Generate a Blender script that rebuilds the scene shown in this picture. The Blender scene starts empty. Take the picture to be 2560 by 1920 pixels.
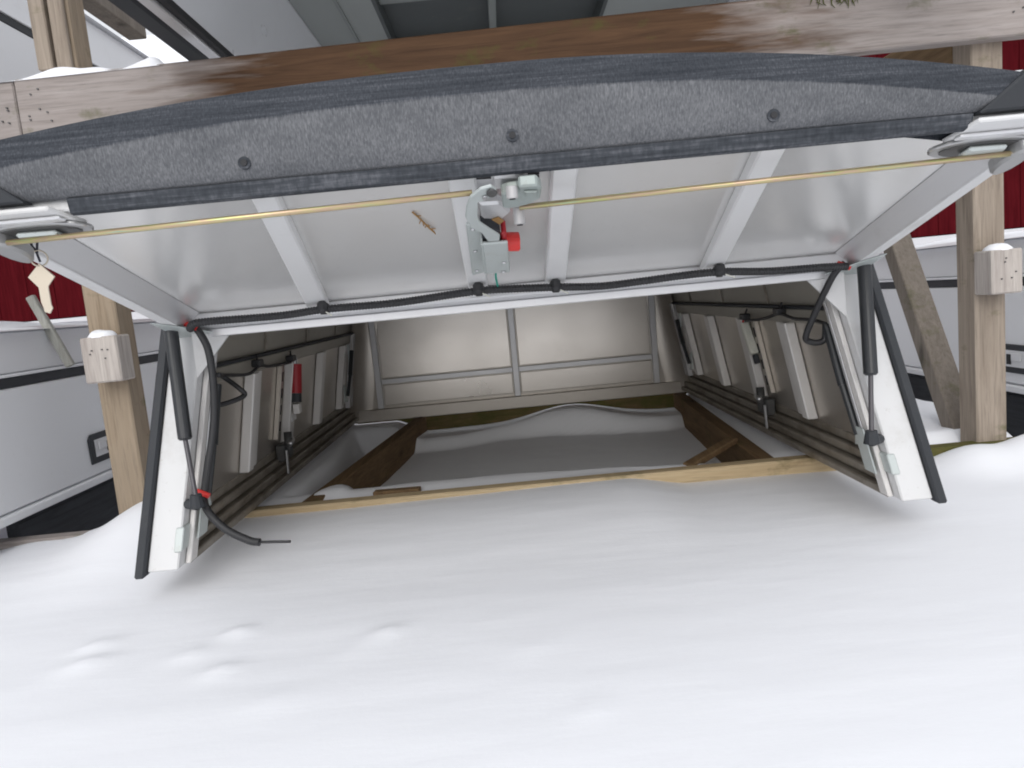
import bpy, bmesh, math, random
from mathutils import Vector, Matrix, noise
random.seed(7)
R = math.radians
sc = bpy.context.scene

# ------------------------------------------------------------------ camera
CAM_H = 1.1
pitch, roll = R(6.87), R(5.4)
F = Vector((0, math.cos(pitch), -math.sin(pitch)))
R0 = Vector((1, 0, 0)); U0 = Vector((0, math.sin(pitch), math.cos(pitch)))
Rc = math.cos(roll) * R0 - math.sin(roll) * U0
Uc = math.sin(roll) * R0 + math.cos(roll) * U0
cam = bpy.data.cameras.new('camera'); cam.sensor_width = 36; cam.lens = 36 * 1800 / 2560
cam.clip_start = .02; cam.clip_end = 500
co = bpy.data.objects.new('camera', cam); sc.collection.objects.link(co)
m = Matrix((Rc, Uc, -F)).transposed().to_4x4(); m.translation = Vector((0, 0, CAM_H)); co.matrix_world = m
sc.camera = co
# ------------------------------------------------------------------ world, sun, exposure
SUN_EL, SUN_AZ = 30, 188      # soft overcast light from behind the camera
w = bpy.data.worlds.new('World'); sc.world = w; w.use_nodes = True
nt = w.node_tree; nt.nodes.clear()
sky = nt.nodes.new('ShaderNodeTexSky'); sky.sky_type = 'NISHITA'; sky.sun_disc = False
sky.sun_elevation = R(SUN_EL); sky.sun_rotation = R(SUN_AZ); sky.dust_density = 4; sky.air_density = 1.0
hs = nt.nodes.new('ShaderNodeHueSaturation'); hs.inputs['Saturation'].default_value = .22
mx = nt.nodes.new('ShaderNodeMix'); mx.data_type = 'RGBA'; mx.inputs[0].default_value = .72
mx.inputs[7].default_value = (6.6, 6.75, 7.1, 1)       # even cloud deck
bg = nt.nodes.new('ShaderNodeBackground'); bg.inputs['Strength'].default_value = .13
wo = nt.nodes.new('ShaderNodeOutputWorld')
nt.links.new(sky.outputs[0], hs.inputs['Color']); nt.links.new(hs.outputs[0], mx.inputs[6])
wtc = nt.nodes.new('ShaderNodeTexCoord'); wsx = nt.nodes.new('ShaderNodeSeparateXYZ'); wmr = nt.nodes.new('ShaderNodeMapRange')
wmr.inputs['To Min'].default_value = .70; wmr.inputs['To Max'].default_value = 1.30      # overcast: zenith brighter than horizon all round
wmu = nt.nodes.new('ShaderNodeMix'); wmu.data_type = 'RGBA'; wmu.blend_type = 'MULTIPLY'; wmu.inputs[0].default_value = 1
nt.links.new(wtc.outputs['Generated'], wsx.inputs[0]); nt.links.new(wsx.outputs[2], wmr.inputs[0])
nt.links.new(mx.outputs[2], wmu.inputs[6]); nt.links.new(wmr.outputs[0], wmu.inputs[7]); nt.links.new(wmu.outputs[2], bg.inputs['Color']); nt.links.new(bg.outputs[0], wo.inputs[0])
sl = bpy.data.lights.new('sun', 'SUN'); sl.energy = .8; sl.angle = R(55); sl.color = (1, .98, .95)
so = bpy.data.objects.new('sun', sl); sc.collection.objects.link(so)
az = R(SUN_AZ); el = R(SUN_EL)
sdir = Vector((math.sin(az) * math.cos(el), math.cos(az) * math.cos(el), math.sin(el)))
so.rotation_euler = sdir.to_track_quat('Z', 'Y').to_euler()
sc.view_settings.view_transform = 'Standard'; sc.view_settings.look = 'None'
sc.view_settings.exposure = 0.34; sc.view_settings.gamma = 1.0
sc.render.engine = 'CYCLES'
sc.cycles.use_denoising = True; sc.cycles.filter_width = 1.9
sc.cycles.max_bounces = 10; sc.cycles.diffuse_bounces = 6; sc.cycles.glossy_bounces = 4

# ------------------------------------------------------------------ helpers
WL = {}
def link(o): sc.collection.objects.link(o); return o
def tag(o, label=None, cat=None, group=None, kind=None):
    if label: o['label'] = label
    if cat: o['category'] = cat
    if group: o['group'] = group
    if kind: o['kind'] = kind
    return o
def thing(name, loc, label, cat, group=None):
    o = link(bpy.data.objects.new(name, None)); o.location = loc; o.empty_display_size = .1
    WL[o.name] = Vector(loc); return tag(o, label, cat, group)

class MB:
    def __init__(s): s.v = []; s.f = []
    def add(s, vs, fs):
        b = len(s.v); s.v += [Vector(p) for p in vs]; s.f += [tuple(i + b for i in f) for f in fs]; return s
    def hexa(s, p):   # 8 points: bottom 4 (ccw), top 4
        return s.add(p, [(3, 2, 1, 0), (4, 5, 6, 7), (0, 1, 5, 4), (1, 2, 6, 5), (2, 3, 7, 6), (3, 0, 4, 7)])
    def box(s, x0, x1, y0, y1, z0, z1):
        return s.hexa([(x0, y0, z0), (x1, y0, z0), (x1, y1, z0), (x0, y1, z0), (x0, y0, z1), (x1, y0, z1), (x1, y1, z1), (x0, y1, z1)])
    def bar(s, a, b, wd, th, up=(0, 0, 1)):   # box from a to b, wd across, th along up
        a = Vector(a); b = Vector(b); d = (b - a).normalized(); u = Vector(up); r = d.cross(u).normalized(); u = r.cross(d).normalized()
        r *= wd / 2; u *= th / 2
        return s.hexa([a - r - u, a + r - u, b + r - u, b - r - u, a - r + u, a + r + u, b + r + u, b - r + u])
    def tube(s, pts, r, seg=10, cap=True, smooth=0, corr=None):
        pts = [Vector(p) for p in pts]
        if smooth: pts = crom(pts, smooth)
        n = len(pts); rs = r if isinstance(r, (list, tuple)) else [r] * n
        if len(rs) != n: rs = [rs[min(len(rs) - 1, int(i * len(rs) / n))] for i in range(n)]
        if corr: rs = [q * (1 + (.16 if i % 2 else -.06)) for i, q in enumerate(rs)]
        t0 = (pts[1] - pts[0]).normalized(); nrm = t0.orthogonal().normalized(); vs = []; fs = []
        for i, p in enumerate(pts):
            t = (pts[min(i + 1, n - 1)] - pts[max(i - 1, 0)]).normalized()
            nrm = (nrm - t * nrm.dot(t)).normalized(); bn = t.cross(nrm)
            for k in range(seg):
                a = 2 * math.pi * k / seg; vs.append(p + (nrm * math.cos(a) + bn * math.sin(a)) * rs[i])
        for i in range(n - 1):
            for k in range(seg):
                fs.append((i * seg + k, i * seg + (k + 1) % seg, (i + 1) * seg + (k + 1) % seg, (i + 1) * seg + k))
        if cap: fs += [tuple(range(seg - 1, -1, -1)), tuple((n - 1) * seg + k for k in range(seg))]
        return s.add(vs, fs)
    def prism(s, poly, fn, a, b):   # poly of 2D points, fn(u,v,n)->3D, between n=a and n=b
        n = len(poly); vs = [fn(u, v, a) for u, v in poly] + [fn(u, v, b) for u, v in poly]
        fs = [tuple(range(n - 1, -1, -1)), tuple(range(n, 2 * n))] + [(i, (i + 1) % n, (i + 1) % n + n, i + n) for i in range(n)]
        return s.add(vs, fs)
    def grid(s, rows):  # rows of equal-length point lists
        n = len(rows[0]); vs = [p for r in rows for p in r]
        return s.add(vs, [(i * n + k, i * n + k + 1, (i + 1) * n + k + 1, (i + 1) * n + k) for i in range(len(rows) - 1) for k in range(n - 1)])
    def build(s, name, mat, parent=None, bevel=0, seg=1, smooth=False, label=None, jit=0, sub=0):
        lo = Vector(map(min, zip(*s.v))); hi = Vector(map(max, zip(*s.v))); c = (lo + hi) / 2
        me = bpy.data.meshes.new(name); me.from_pydata([v - c for v in s.v], [], s.f)
        bm = bmesh.new(); bm.from_mesh(me); bmesh.ops.recalc_face_normals(bm, faces=bm.faces)
        if sub: bmesh.ops.subdivide_edges(bm, edges=bm.edges, cuts=sub, use_grid_fill=True)
        if bevel: bmesh.ops.bevel(bm, geom=bm.edges[:], offset=bevel, segments=seg, affect='EDGES', clamp_overlap=True, profile=.5)
        if jit:
            for v in bm.verts: v.co += noise.noise_vector(v.co * 9 + c * 3) * jit
        bm.to_mesh(me); bm.free()
        if smooth: me.polygons.foreach_set('use_smooth', [True] * len(me.polygons))
        o = link(bpy.data.objects.new(name, me)); me.materials.append(mat)
        pl = WL[parent.name] if parent else Vector((0, 0, 0)); o.location = c - pl; o.parent = parent; WL[o.name] = c
        if label: o['label'] = label
        return o
def crom(p, k):
    out = []; n = len(p)
    for i in range(n - 1):
        a = p[max(i - 1, 0)]; b = p[i]; c = p[i + 1]; d = p[min(i + 2, n - 1)]
        for j in range(k):
            t = j / k; out.append(.5 * ((2 * b) + (c - a) * t + (2 * a - 5 * b + 4 * c - d) * t * t + (3 * b - a - 3 * c + d) * t ** 3))
    return out + [p[-1]]
def resample(p, step):
    p = crom([Vector(q) for q in p], 12); out = [p[0]]; acc = 0
    for a, b in zip(p, p[1:]):
        L = (b - a).length
        while acc + L >= step:
            t = (step - acc) / L; a = a + (b - a) * t; out.append(a.copy()); L = (b - a).length; acc = 0
        acc += L
    return out + [p[-1]]
def sstep(a, b, x):
    t = max(0, min(1, (x - a) / (b - a))); return t * t * (3 - 2 * t)
def gauss(x, y, cx, cy, sx, sy=None):
    sy = sy or sx; return math.exp(-((x - cx) / sx) ** 2 - ((y - cy) / sy) ** 2)

# ------------------------------------------------------------------ materials
def mat(name, col=(.5, .5, .5), rough=.5, metal=0, spec=.5):
    m = bpy.data.materials.new(name); m.use_nodes = True; b = m.node_tree.nodes['Principled BSDF']
    b.inputs['Base Color'].default_value = (*col, 1); b.inputs['Roughness'].default_value = rough
    b.inputs['Metallic'].default_value = metal; b.inputs['Specular IOR Level'].default_value = spec
    return m
class N:   # small node builder
    def __init__(s, m): s.t = m.node_tree; s.b = s.t.nodes['Principled BSDF']
    def new(s, k, **kw):
        n = s.t.nodes.new(k)
        for a, v in kw.items(): setattr(n, a, v)
        return n
    def link(s, a, b): s.t.links.new(a, b)
    def coord(s, scale=(1, 1, 1), kind='Object', rnd=True, rot=(0, 0, 0)):
        tc = s.new('ShaderNodeTexCoord'); mp = s.new('ShaderNodeMapping'); mp.inputs['Scale'].default_value = scale
        mp.inputs['Rotation'].default_value = rot
        s.link(tc.outputs[kind], mp.inputs['Vector'])
        if rnd:
            oi = s.new('ShaderNodeObjectInfo'); mu = s.new('ShaderNodeMath', operation='MULTIPLY'); mu.inputs[1].default_value = 37
            s.link(oi.outputs['Random'], mu.inputs[0]); s.link(mu.outputs[0], mp.inputs['Location'])
        return mp.outputs[0]
    def noise(s, vec, scale, detail=4, rough=.55, dist=0):
        n = s.new('ShaderNodeTexNoise'); n.inputs['Scale'].default_value = scale; n.inputs['Detail'].default_value = detail
        n.inputs['Roughness'].default_value = rough; n.inputs['Distortion'].default_value = dist
        s.link(vec, n.inputs['Vector']); return n.outputs['Fac']
    def ramp(s, fac, stops):
        r = s.new('ShaderNodeValToRGB'); e = r.color_ramp.elements
        while len(e) < len(stops): e.new(.5)
        for q, (p, c) in zip(e, stops): q.position = p; q.color = c if len(c) == 4 else (*c, 1)
        s.link(fac, r.inputs[0]); return r.outputs[0]
    def mix(s, fac, a, b, blend='MIX'):
        n = s.new('ShaderNodeMix', data_type='RGBA', blend_type=blend)
        for i, q in ((0, fac), (6, a), (7, b)):
            if hasattr(q, 'links'): s.link(q, n.inputs[i])
            else: n.inputs[i].default_value = q if i == 0 else (*q, 1)
        return n.outputs[2]
    def math(s, op, a, b=0):
        n = s.new('ShaderNodeMath', operation=op)
        for i, q in ((0, a), (1, b)):
            if hasattr(q, 'links'): s.link(q, n.inputs[i])
            else: n.inputs[i].default_value = q
        return n.outputs[0]
    def bump(s, h, strength=.3, dist=.01):
        n = s.new('ShaderNodeBump'); n.inputs['Strength'].default_value = strength; n.inputs['Distance'].default_value = dist
        s.link(h, n.inputs['Height']); s.link(n.outputs[0], s.b.inputs['Normal'])
    def col(s, c): s.link(c, s.b.inputs['Base Color'])
    def rough(s, c): s.link(c, s.b.inputs['Roughness'])

def wood(name, pale, dark, axis, moss=0., brown=None, knots=True):
    m = mat(name, pale, .8, 0, .25); n = N(m)
    sc_ = [16, 16, 16]; sc_[axis] = .9
    v = n.coord(tuple(sc_)); g = n.noise(v, 3.2, 8, .62, 1.1)
    g2 = n.noise(v, 11, 5, .6, .4)
    c = n.ramp(g, [(.3, dark), (.5, tuple((a + b) / 2 for a, b in zip(pale, dark))), (.68, pale)])
    big = n.noise(n.coord((2.3, 2.3, 2.3)), 1.3, 3)
    c = n.mix(n.math('MULTIPLY', n.ramp(big, [(.35, (0, 0, 0)), (.65, (1, 1, 1))]), .45), c, tuple(q * .72 for q in pale))
    fine = n.ramp(g2, [(.28, (.55, .55, .55)), (.5, (1, 1, 1))])
    c = n.mix(.55, c, fine, 'MULTIPLY')
    if knots:
        ks = [5, 5, 5]; ks[axis] = 2.1
        vo = n.new('ShaderNodeTexVoronoi'); vo.inputs['Scale'].default_value = 1.25; n.link(n.coord(tuple(ks)), vo.inputs['Vector'])
        k = n.ramp(vo.outputs['Distance'], [(.05, (1, 1, 1)), (.12, (.25, .25, .25)), (.2, (0, 0, 0))])
        c = n.mix(n.math('MULTIPLY', k, .75), c, tuple(q * .3 for q in dark))
    if brown:
        bc, bd, x0, x1 = brown
        tc = n.new('ShaderNodeTexCoord'); sx = n.new('ShaderNodeSeparateXYZ'); n.link(tc.outputs['Object'], sx.inputs[0])
        wob = n.math('MULTIPLY', n.math('SUBTRACT', n.noise(n.coord((1.2, 6, 10)), 2.2, 5), .5), 1.1)
        xx = n.math('ABSOLUTE', n.math('SUBTRACT', sx.outputs[0], (x0 + x1) / 2))
        k = n.math('ADD', n.math('DIVIDE', xx, (x1 - x0) / 2), wob)
        k = n.ramp(k, [(.72, (1, 1, 1)), (1.0, (0, 0, 0))])
        c = n.mix(k, c, n.ramp(g, [(.3, bd), (.7, bc)]))
    if moss:
        mo = n.ramp(n.noise(n.coord((3, 3, 5)), 2.5, 6, .65), [(.62 - moss * .3, (0, 0, 0)), (.8 - moss * .3, (1, 1, 1))])
        c = n.mix(n.math('MULTIPLY', mo, .8), c, (.075, .08, .018))
    n.col(c); n.bump(n.math('ADD', n.math('MULTIPLY', g, .7), n.math('MULTIPLY', g2, .5)), .5, .004)
    return m
GREY, GDK = (.37, .33, .31), (.255, .22, .20)
TAN, TDK = (.36, .29, .215), (.25, .19, .13)
M = {}
M['wood_z'] = wood('post_wood', TAN, TDK, 2, .12)
M['wood_zg'] = wood('grey_post_wood', (.38, .32, .26), (.2, .16, .125), 2, .1)
M['wood_x'] = wood('beam_wood', GREY, GDK, 0, .22)
M['wood_beam'] = wood('upper_beam_wood', GREY, GDK, 0, .12, brown=((.112, .060, .031), (.050, .026, .014), -1.02, .72))
M['wood_fresh'] = wood('fresh_beam_wood', (.58, .46, .29), (.42, .31, .18), 0, .18)
M['wood_y'] = wood('joist_wood', (.24, .155, .08), (.13, .08, .042), 1, .15)
M['wood_moss'] = wood('mossy_wood', (.20, .14, .065), (.10, .07, .035), 0, .75)
M['wood_end'] = wood('cleat_wood', (.52, .475, .435), (.33, .29, .265), 2, .0, knots=False)
M['wood_brace'] = wood('brace_wood', (.26, .225, .19), (.17, .145, .12), 2, .15)

m = mat('snow', (.84, .85, .88), .65, 0, .3); n = N(m)
v = n.coord((1, 1, 1), rnd=False); vs_ = n.coord((2.2, 9, 4), rnd=False, rot=(0, 0, R(-9)))
h = n.math('ADD', n.math('MULTIPLY', n.noise(vs_, 1.6, 6, .55), .9), n.math('ADD', n.math('MULTIPLY', n.noise(v, 90, 4, .7), .10), n.math('MULTIPLY', n.noise(n.coord((3, 14, 6), rnd=False, rot=(0, 0, R(-14))), 6, 5, .6), .04)))
n.bump(h, .10, .02); M['snow'] = m
m.node_tree.nodes['Principled BSDF'].inputs['Subsurface Weight'].default_value = .0

def paint(name, col, rough, dirt=.25, scale=7, metal=0, dcol=(.30, .27, .22), dthr=.58, spec=.5):
    m = mat(name, col, rough, metal, spec); n = N(m)
    d = n.ramp(n.noise(n.coord((1, 1, 1)), scale, 8, .68), [(dthr, (0, 0, 0)), (dthr + .22, (1, 1, 1))])
    sp = n.ramp(n.noise(n.coord((1, 1, 1)), scale * 14, 3, .5), [(.66, (0, 0, 0)), (.74, (1, 1, 1))])
    f = n.math('MULTIPLY', n.math('ADD', d, n.math('MULTIPLY', sp, .6)), dirt)
    n.col(n.mix(f, col, dcol))
    rr = n.noise(n.coord((1, 1, 1)), 3.5, 4)
    n.bump(n.noise(n.coord((1, 1, 1)), 2.2, 2), .06, .03)
    n.rough(n.math('ADD', n.math('MULTIPLY', rr, .22), rough - .1))
    return m
M['white'] = paint('white_paint', (.64, .64, .64), .45, .34, 6, dthr=.55)
M['white2'] = paint('white_gloss_paint', (.72, .73, .75), .3, .10)
M['hatch'] = paint('hatch_inner_skin', (.76, .755, .745), .22, .10, 5, metal=.45, dthr=.64)
M['rib_w'] = paint('hatch_rib_paint', (.72, .72, .72), .4, .12, 9, metal=.15)
M['alu'] = paint('aluminium', (.66, .66, .67), .36, .18, 9, metal=.55)
M['alu_in'] = paint('dull_aluminium', (.50, .465, .42), .36, .35, 6, metal=.8, dcol=(.17, .14, .10), dthr=.55)
M['alu_front'] = paint('front_sheet_aluminium', (.66, .62, .57), .30, .2, 5, metal=.85, dcol=(.3, .26, .2), dthr=.6)
M['wood_lath'] = wood('lath_wood', (.40, .40, .37), (.26, .25, .22), 2, .05, knots=False)
M['roller'] = mat('roller_steel', (.46, .45, .45), .4, .3)
M['alu_rib'] = paint('rib_aluminium', (.72, .70, .68), .42, .25, 8, metal=.3)
M['alu_low'] = paint('dirty_sill_aluminium', (.30, .27, .23), .45, .6, 8, metal=.35, dcol=(.09, .07, .045), dthr=.42)
M['head'] = paint('headliner_aluminium', (.33, .31, .27), .5, .4, 6, metal=.2, dcol=(.14, .12, .08))
M['zinc'] = paint('zinc_plate', (.50, .54, .53), .42, .35, 12, metal=.3, dcol=(.26, .22, .15))
M['cast'] = paint('zinc_casting', (.33, .375, .36), .45, .5, 20, metal=.3, dcol=(.14, .12, .08), dthr=.5)
M['cup'] = paint('latch_cup_metal', (.40, .40, .40), .32, .35, 14, metal=.7, dcol=(.12, .10, .08))
M['steel'] = mat('steel', (.55, .55, .56), .3, .9)
M['steel_dk'] = paint('dark_steel', (.10, .10, .10), .4, .4, 16, metal=.5)
M['rubber'] = paint('black_rubber', (.022, .025, .03), .6, .3, 10, dcol=(.08, .08, .08))
M['conduit'] = mat('black_conduit', (.02, .02, .022), .5)
M['strut'] = mat('strut_black', (.025, .027, .03), .35)
M['rod_dk'] = mat('dark_rod', (.075, .07, .078), .3, .1)
M['red'] = mat('red_plastic', (.62, .03, .025), .4)
M['redd'] = mat('dark_red_plastic', (.35, .012, .02), .45)
M['green'] = mat('green_wire', (.02, .30, .22), .4)
M['clearpl'] = mat('ivory_plastic', (.62, .62, .55), .4)
M['key'] = paint('key_metal', (.62, .55, .45), .3, .3, 20, metal=.8)
M['cord'] = mat('dark_cord', (.03, .03, .045), .8)
M['straw'] = mat('dry_straw', (.30, .17, .06), .8)
M['under_shade'] = wood('under_shade_wood', (.050, .053, .060), (.030, .032, .036), 1, 0, knots=False)  # shade below the stored canopies, put into a near-black wood colour
M['moss'] = mat('moss', (.07, .075, .02), .9)
M['gap'] = mat('dark_gap', (.02, .02, .022), .7)
M['grey_in'] = paint('grey_liner', (.30, .32, .31), .6, .2, 5)
M['grey_bar'] = paint('grey_bar', (.22, .24, .23), .5, .2, 5)
M['dark_in'] = paint('dark_liner', (.07, .08, .08), .6, .2, 5)
M['found'] = paint('limewashed_stone', (.55, .55, .57), .8, .3, 3)
# iridescent passivated rod
m = mat('yellow_zinc_rod', (.6, .6, .3), .3, .65); n = N(m)
c = n.ramp(n.noise(n.coord((2.6, 60, 60)), 4, 5), [(.3, (.36, .46, .36)), (.42, (.52, .46, .22)), (.52, (.52, .36, .27)), (.62, (.47, .47, .18)), (.75, (.34, .47, .38))])
n.col(c); M['rod'] = m
# chalked black plastic of the tail skirt
m = mat('chalked_plastic', (.15, .15, .17), .85, 0, .2); n = N(m)
fib = n.noise(n.coord((150, 150, 46), rot=(0, R(12), 0)), 3.2, 3, .6); bl = n.noise(n.coord((2, 2, 5)), 3.2, 6, .62)
fi2 = n.noise(n.coord((130, 130, 34), rot=(0, R(-24), 0)), 3.6, 3, .6)
c = n.ramp(n.math('ADD', n.math('MULTIPLY', n.math('ADD', fib, fi2), .38), n.math('MULTIPLY', bl, .34)), [(.38, (.064, .068, .075)), (.54, (.112, .116, .125)), (.70, (.185, .188, .198))])
hg = n.noise(n.coord((2.2, 30, 60)), 3, 6, .65)
dk = n.ramp(n.math('ADD', n.math('MULTIPLY', hg, .6), n.math('MULTIPLY', fib, .4)), [(.38, (.026, .030, .037)), (.55, (.052, .057, .067)), (.70, (.12, .125, .14))])
at = n.new('ShaderNodeAttribute'); at.attribute_name = 'chalk'
wv = n.math('MULTIPLY', n.math('SUBTRACT', n.math('ADD', n.noise(n.coord((5, 5, 12)), 2.2, 6, .7), n.math('MULTIPLY', fib, .35)), .68), .42)
c = n.mix(n.ramp(n.math('ADD', at.outputs['Fac'], wv), [(.40, (0, 0, 0)), (.60, (1, 1, 1))]), dk, c)
n.col(c); n.bump(fib, .25, .003); M['chalk'] = m
m = mat('worn_black_plastic', (.05, .055, .062), .7, 0, .25); n = N(m)
g = n.noise(n.coord((2.2, 30, 46)), 3, 6, .65); gg = n.noise(n.coord((60, 60, 20)), 3, 3)
c = n.ramp(n.math('ADD', n.math('MULTIPLY', g, .7), n.math('MULTIPLY', gg, .3)), [(.36, (.022, .026, .032)), (.52, (.048, .053, .062)), (.68, (.13, .135, .15))])
n.col(c); n.bump(g, .3, .002); M['skirt_dk'] = m
m = mat('barn_red', (.09, .008, .012), .9, 0, .03); n = N(m)
c = n.ramp(n.noise(n.coord((20, 20, 1.4)), 2, 6), [(.3, (.048, .003, .005)), (.7, (.080, .006, .009))]); n.col(c); M['barn'] = m

# ------------------------------------------------------------------ snow cover
CX = .03
def fbm(x, y, s, o=0): return noise.fractal(Vector((x * s, y * s, o)), .9, 2.1, 5)
MOUNDS = [(-.83, 1.31, .028, .05), (-.81, 1.235, .03, .06), (-.56, 1.31, .03, .045), (-.62, 1.235, .018, .05), (-.54, 1.165, .026, .045),
          (-.27, 1.25, .026, .045), (-.30, 1.21, .010, .06), (-.01, 1.14, .008, .06), (.07, .95, .011, .06), (-.42, 1.05, .008, .07)]
def snow_z(x, y):
    z = .515 + .0032 * fbm(x * .4 + y * .3, y * 1.2, 1.0) + .0012 * fbm(x * 1.2 - y, y * 5, 2.4, 3)
    for mx_, my_, h_, r_ in MOUNDS:
        if abs(y - my_) < .3: r_2 = r_ * .5; q_ = math.hypot(((x - mx_) - .35 * (y - my_)) / r_2, (y - my_) / (r_2 * .8)); z += h_ * .36 * math.exp(-1.15 * (q_ * q_ / (1 + .55 * q_)))
    # drift against the front rail
    top = .557 - .030 * sstep(.28, .48, x) + .006 * math.sin(x * 3.1 + .5)
    z += (top - .515) * sstep(1.45, 1.96, y) * (1 - sstep(2.0, 2.3, y))
    z += .075 * gauss(x, y, -1.04, 2.0, .12, .24) - .02 * (1 - sstep(-1.32, -1.12, x)) * sstep(1.6, 2.0, y)
    z += .075 * gauss(x, y, 1.47, 1.95, .13, .10) + .05 * gauss(x, y, 1.25, 1.93, .10, .10) 
    back = .55 + .035 * fbm(x, y, .9, 7)
    if y > 2.0:
        k = sstep(2.04, 2.14, y); zb = back + .02
        xi = x - CX
        if abs(xi) < .90:        # bay below the open canopy
            fl = .445 + .006 * fbm(x, y, 1.6, 5)
            jl = -.60 + (y - 2.0) * .12; jr = .69 + (y - 2.0) * .07
            ef = 2.13 + .05 * math.sin(x * 2.6 + 2.2) + .015 * noise.noise(Vector((x * 6, 1.7, 0)))
            rim = 1 - sstep(ef, ef + .07, y)
            el = -.735 + .03 * math.sin(y * 3.1) + .02 * noise.noise(Vector((y * 5, 4.2, 0)))
            rim = max(rim, 1 - sstep(el, el + .06, x))
            rim = max(rim, sstep(jr + .0, jr + .05, x) * .97)
            eb = 3.22 + .07 * math.sin(x * 6.5 + 1) + .03 * noise.noise(Vector((x * 5, 8.1, 0)))
            bk = sstep(eb, eb + .09, y) * (.42 + .55 * max(gauss(x, 0, .27, 0, .24, 1), sstep(.42, .58, -x)))
            rim = max(rim, bk)
            rim = max(rim, 1.12 * (1 - sstep(.35, 1.0, math.hypot((x - (jl + .01)) / .13, (y - 2.05) / .36))))
            zb = fl + (.562 - fl) * rim
        elif x < -1.0: zb = back + .02 - (back - .28) * sstep(1.04, 1.16, -x)
        elif x > 1.4: zb = back + .02 - (back - .28) * sstep(1.45, 1.6, x)
        if y > 4.6: zb = back
        elif y > 3.7 and abs(xi) >= .90: zb = zb + (back - zb) * sstep(3.7, 4.6, y)
        elif y > 3.7: zb = zb + (back - zb) * sstep(3.7, 4.6, y)
        z = z * (1 - k) + zb * k
        z += .6 * sstep(6.0, 8.2, y) * (1 if y < 40 else 1)
    elif x < -1.36:
        z -= .03 * sstep(-1.36, -1.5, x) * sstep(1.7, 2.0, y) if False else .03 * (1 - sstep(-1.6, -1.36, x)) * sstep(1.7, 2.0, y)
    return z
def axis(lo, hi, step, far):
    a = []; q = lo
    while q <= hi + 1e-6: a.append(q); q += step
    d = step
    while a[-1] < far: d *= 1.35; a.append(a[-1] + d)
    d = step; b = []
    q = lo
    while q > -far: d *= 1.35; q -= d; b.append(q)
    return b[::-1] + a
mb = MB(); xs = axis(-2.0, 2.2, .017, 90); ys = axis(.45, 3.75, .016, 90)
mb.grid([[Vector((x, y, snow_z(x, y))) for x in xs] for y in ys])
o = mb.build('snow_ground', M['snow'], smooth=True); tag(o, kind='structure')

# ------------------------------------------------------------------ timber storage rack
rack = thing('storage_rack', (0, 2.0, .5), 'weathered timber storage rack holding the white canopies on two levels', 'rack')
PLX, PRX = (-1.15, -1.065), (1.305, 1.39)
for (a, b), mm in ((PLX, 'wood_z'), (PRX, 'wood_zg')):
    MB().box(a, b, 2.002, 2.085, .30, 3.0).build('post', M[mm], rack, .004, jit=.002)
# upper front beams, butt-jointed at the left post
MB().hexa([(-3.2, 1.955, 1.602), (-1.212, 1.955, 1.628), (-1.212, 2.0, 1.628), (-3.2, 2.0, 1.602), (-3.2, 1.955, 1.745), (-1.212, 1.955, 1.772), (-1.212, 2.0, 1.772), (-3.2, 2.0, 1.745)]).build('beam', M['wood_x'], rack, .004)
MB().hexa([(-1.209, 1.953, 1.629), (1.6, 1.953, 1.652), (1.6, 2.0, 1.652), (-1.209, 2.0, 1.629), (-1.209, 1.953, 1.775), (1.6, 1.953, 1.812), (1.6, 2.0, 1.812), (-1.209, 2.0, 1.775)]).build('beam', M['wood_beam'], rack, .004)
# bent nail heads round the joint
nb = []
for bx_, sgn in ((-1.212, -1), (-1.209, 1), (1.36, 1)):
    for k in range(7):
        xx = bx_ + sgn * random.uniform(.02, .085); zz = (1.66 if bx_ < 0 else 1.69) + random.uniform(0, .09)
        nb.append((xx, zz))
for xx, zz in nb:
    MB().tube([(xx, 1.949, zz), (xx, 1.957, zz)], .0022, 8).build('nail', M['steel_dk'], rack)
for k in range(26):
    x_ = random.gauss(.93, .035); a = Vector((x_, 1.951, 1.80 + random.uniform(-.004, .008)))
    MB().tube([a, a + Vector((random.uniform(-.006, .006), -.003, -random.uniform(.008, .03))), a + Vector((random.uniform(-.012, .012), -.002, -random.uniform(.02, .045)))], [.0022, .0016, .0006], 5).build('moss_strand', M['moss'], rack)
# lower front beam, rear beam, joists, cleats
MB().box(-3.3, -1.02, 1.985, 2.03, .40, .548).build('beam', M['wood_x'], rack, .003)
MB().box(-1.018, 1.12, 1.985, 2.03, .40, .571).build('beam', M['wood_fresh'], rack, .003)
MB().box(1.122, 3.3, 1.985, 2.03, .40, .566).build('beam', M['wood_moss'], rack, .003)
MB().box(-1.6, 1.8, 3.46, 3.51, .40, .568).build('beam', M['wood_moss'], rack, .003)
MB().box(-3.2, 3.2, 3.46, 3.51, 1.62, 1.77).build('beam', M['wood_x'], rack, .003)
def joist(a, b, wd=.05):
    MB().bar(a, b, wd, .15).build('joist', M['wood_y'], rack, .003)
joist((-.62, 2.033, .492), (-.455, 3.458, .492)); joist((.715, 2.033, .492), (.80, 3.458, .492))
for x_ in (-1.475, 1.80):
    MB().box(x_ - .022, x_ + .022, 2.033, 3.458, .25, .585).build('under_shade_board', M['under_shade'], rack, .003)  # added dark boards stand in for the shade under the neighbouring canopies
MB().bar((.50, 2.10, .550), (.70, 2.30, .572), .035, .02).build('blocking', M['wood_y'], rack, .002)
MB().bar((-.44, 2.10, .556), (-.30, 2.085, .558), .03, .02).build('blocking', M['wood_y'], rack, .002)
for x in (-1.107, 1.347):
    for z in (1.69,): MB().box(x - .04, x + .04, 2.087, 3.458, z - .07, z + .07).build('side_rail', M['wood_y'], rack, .003)
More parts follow.
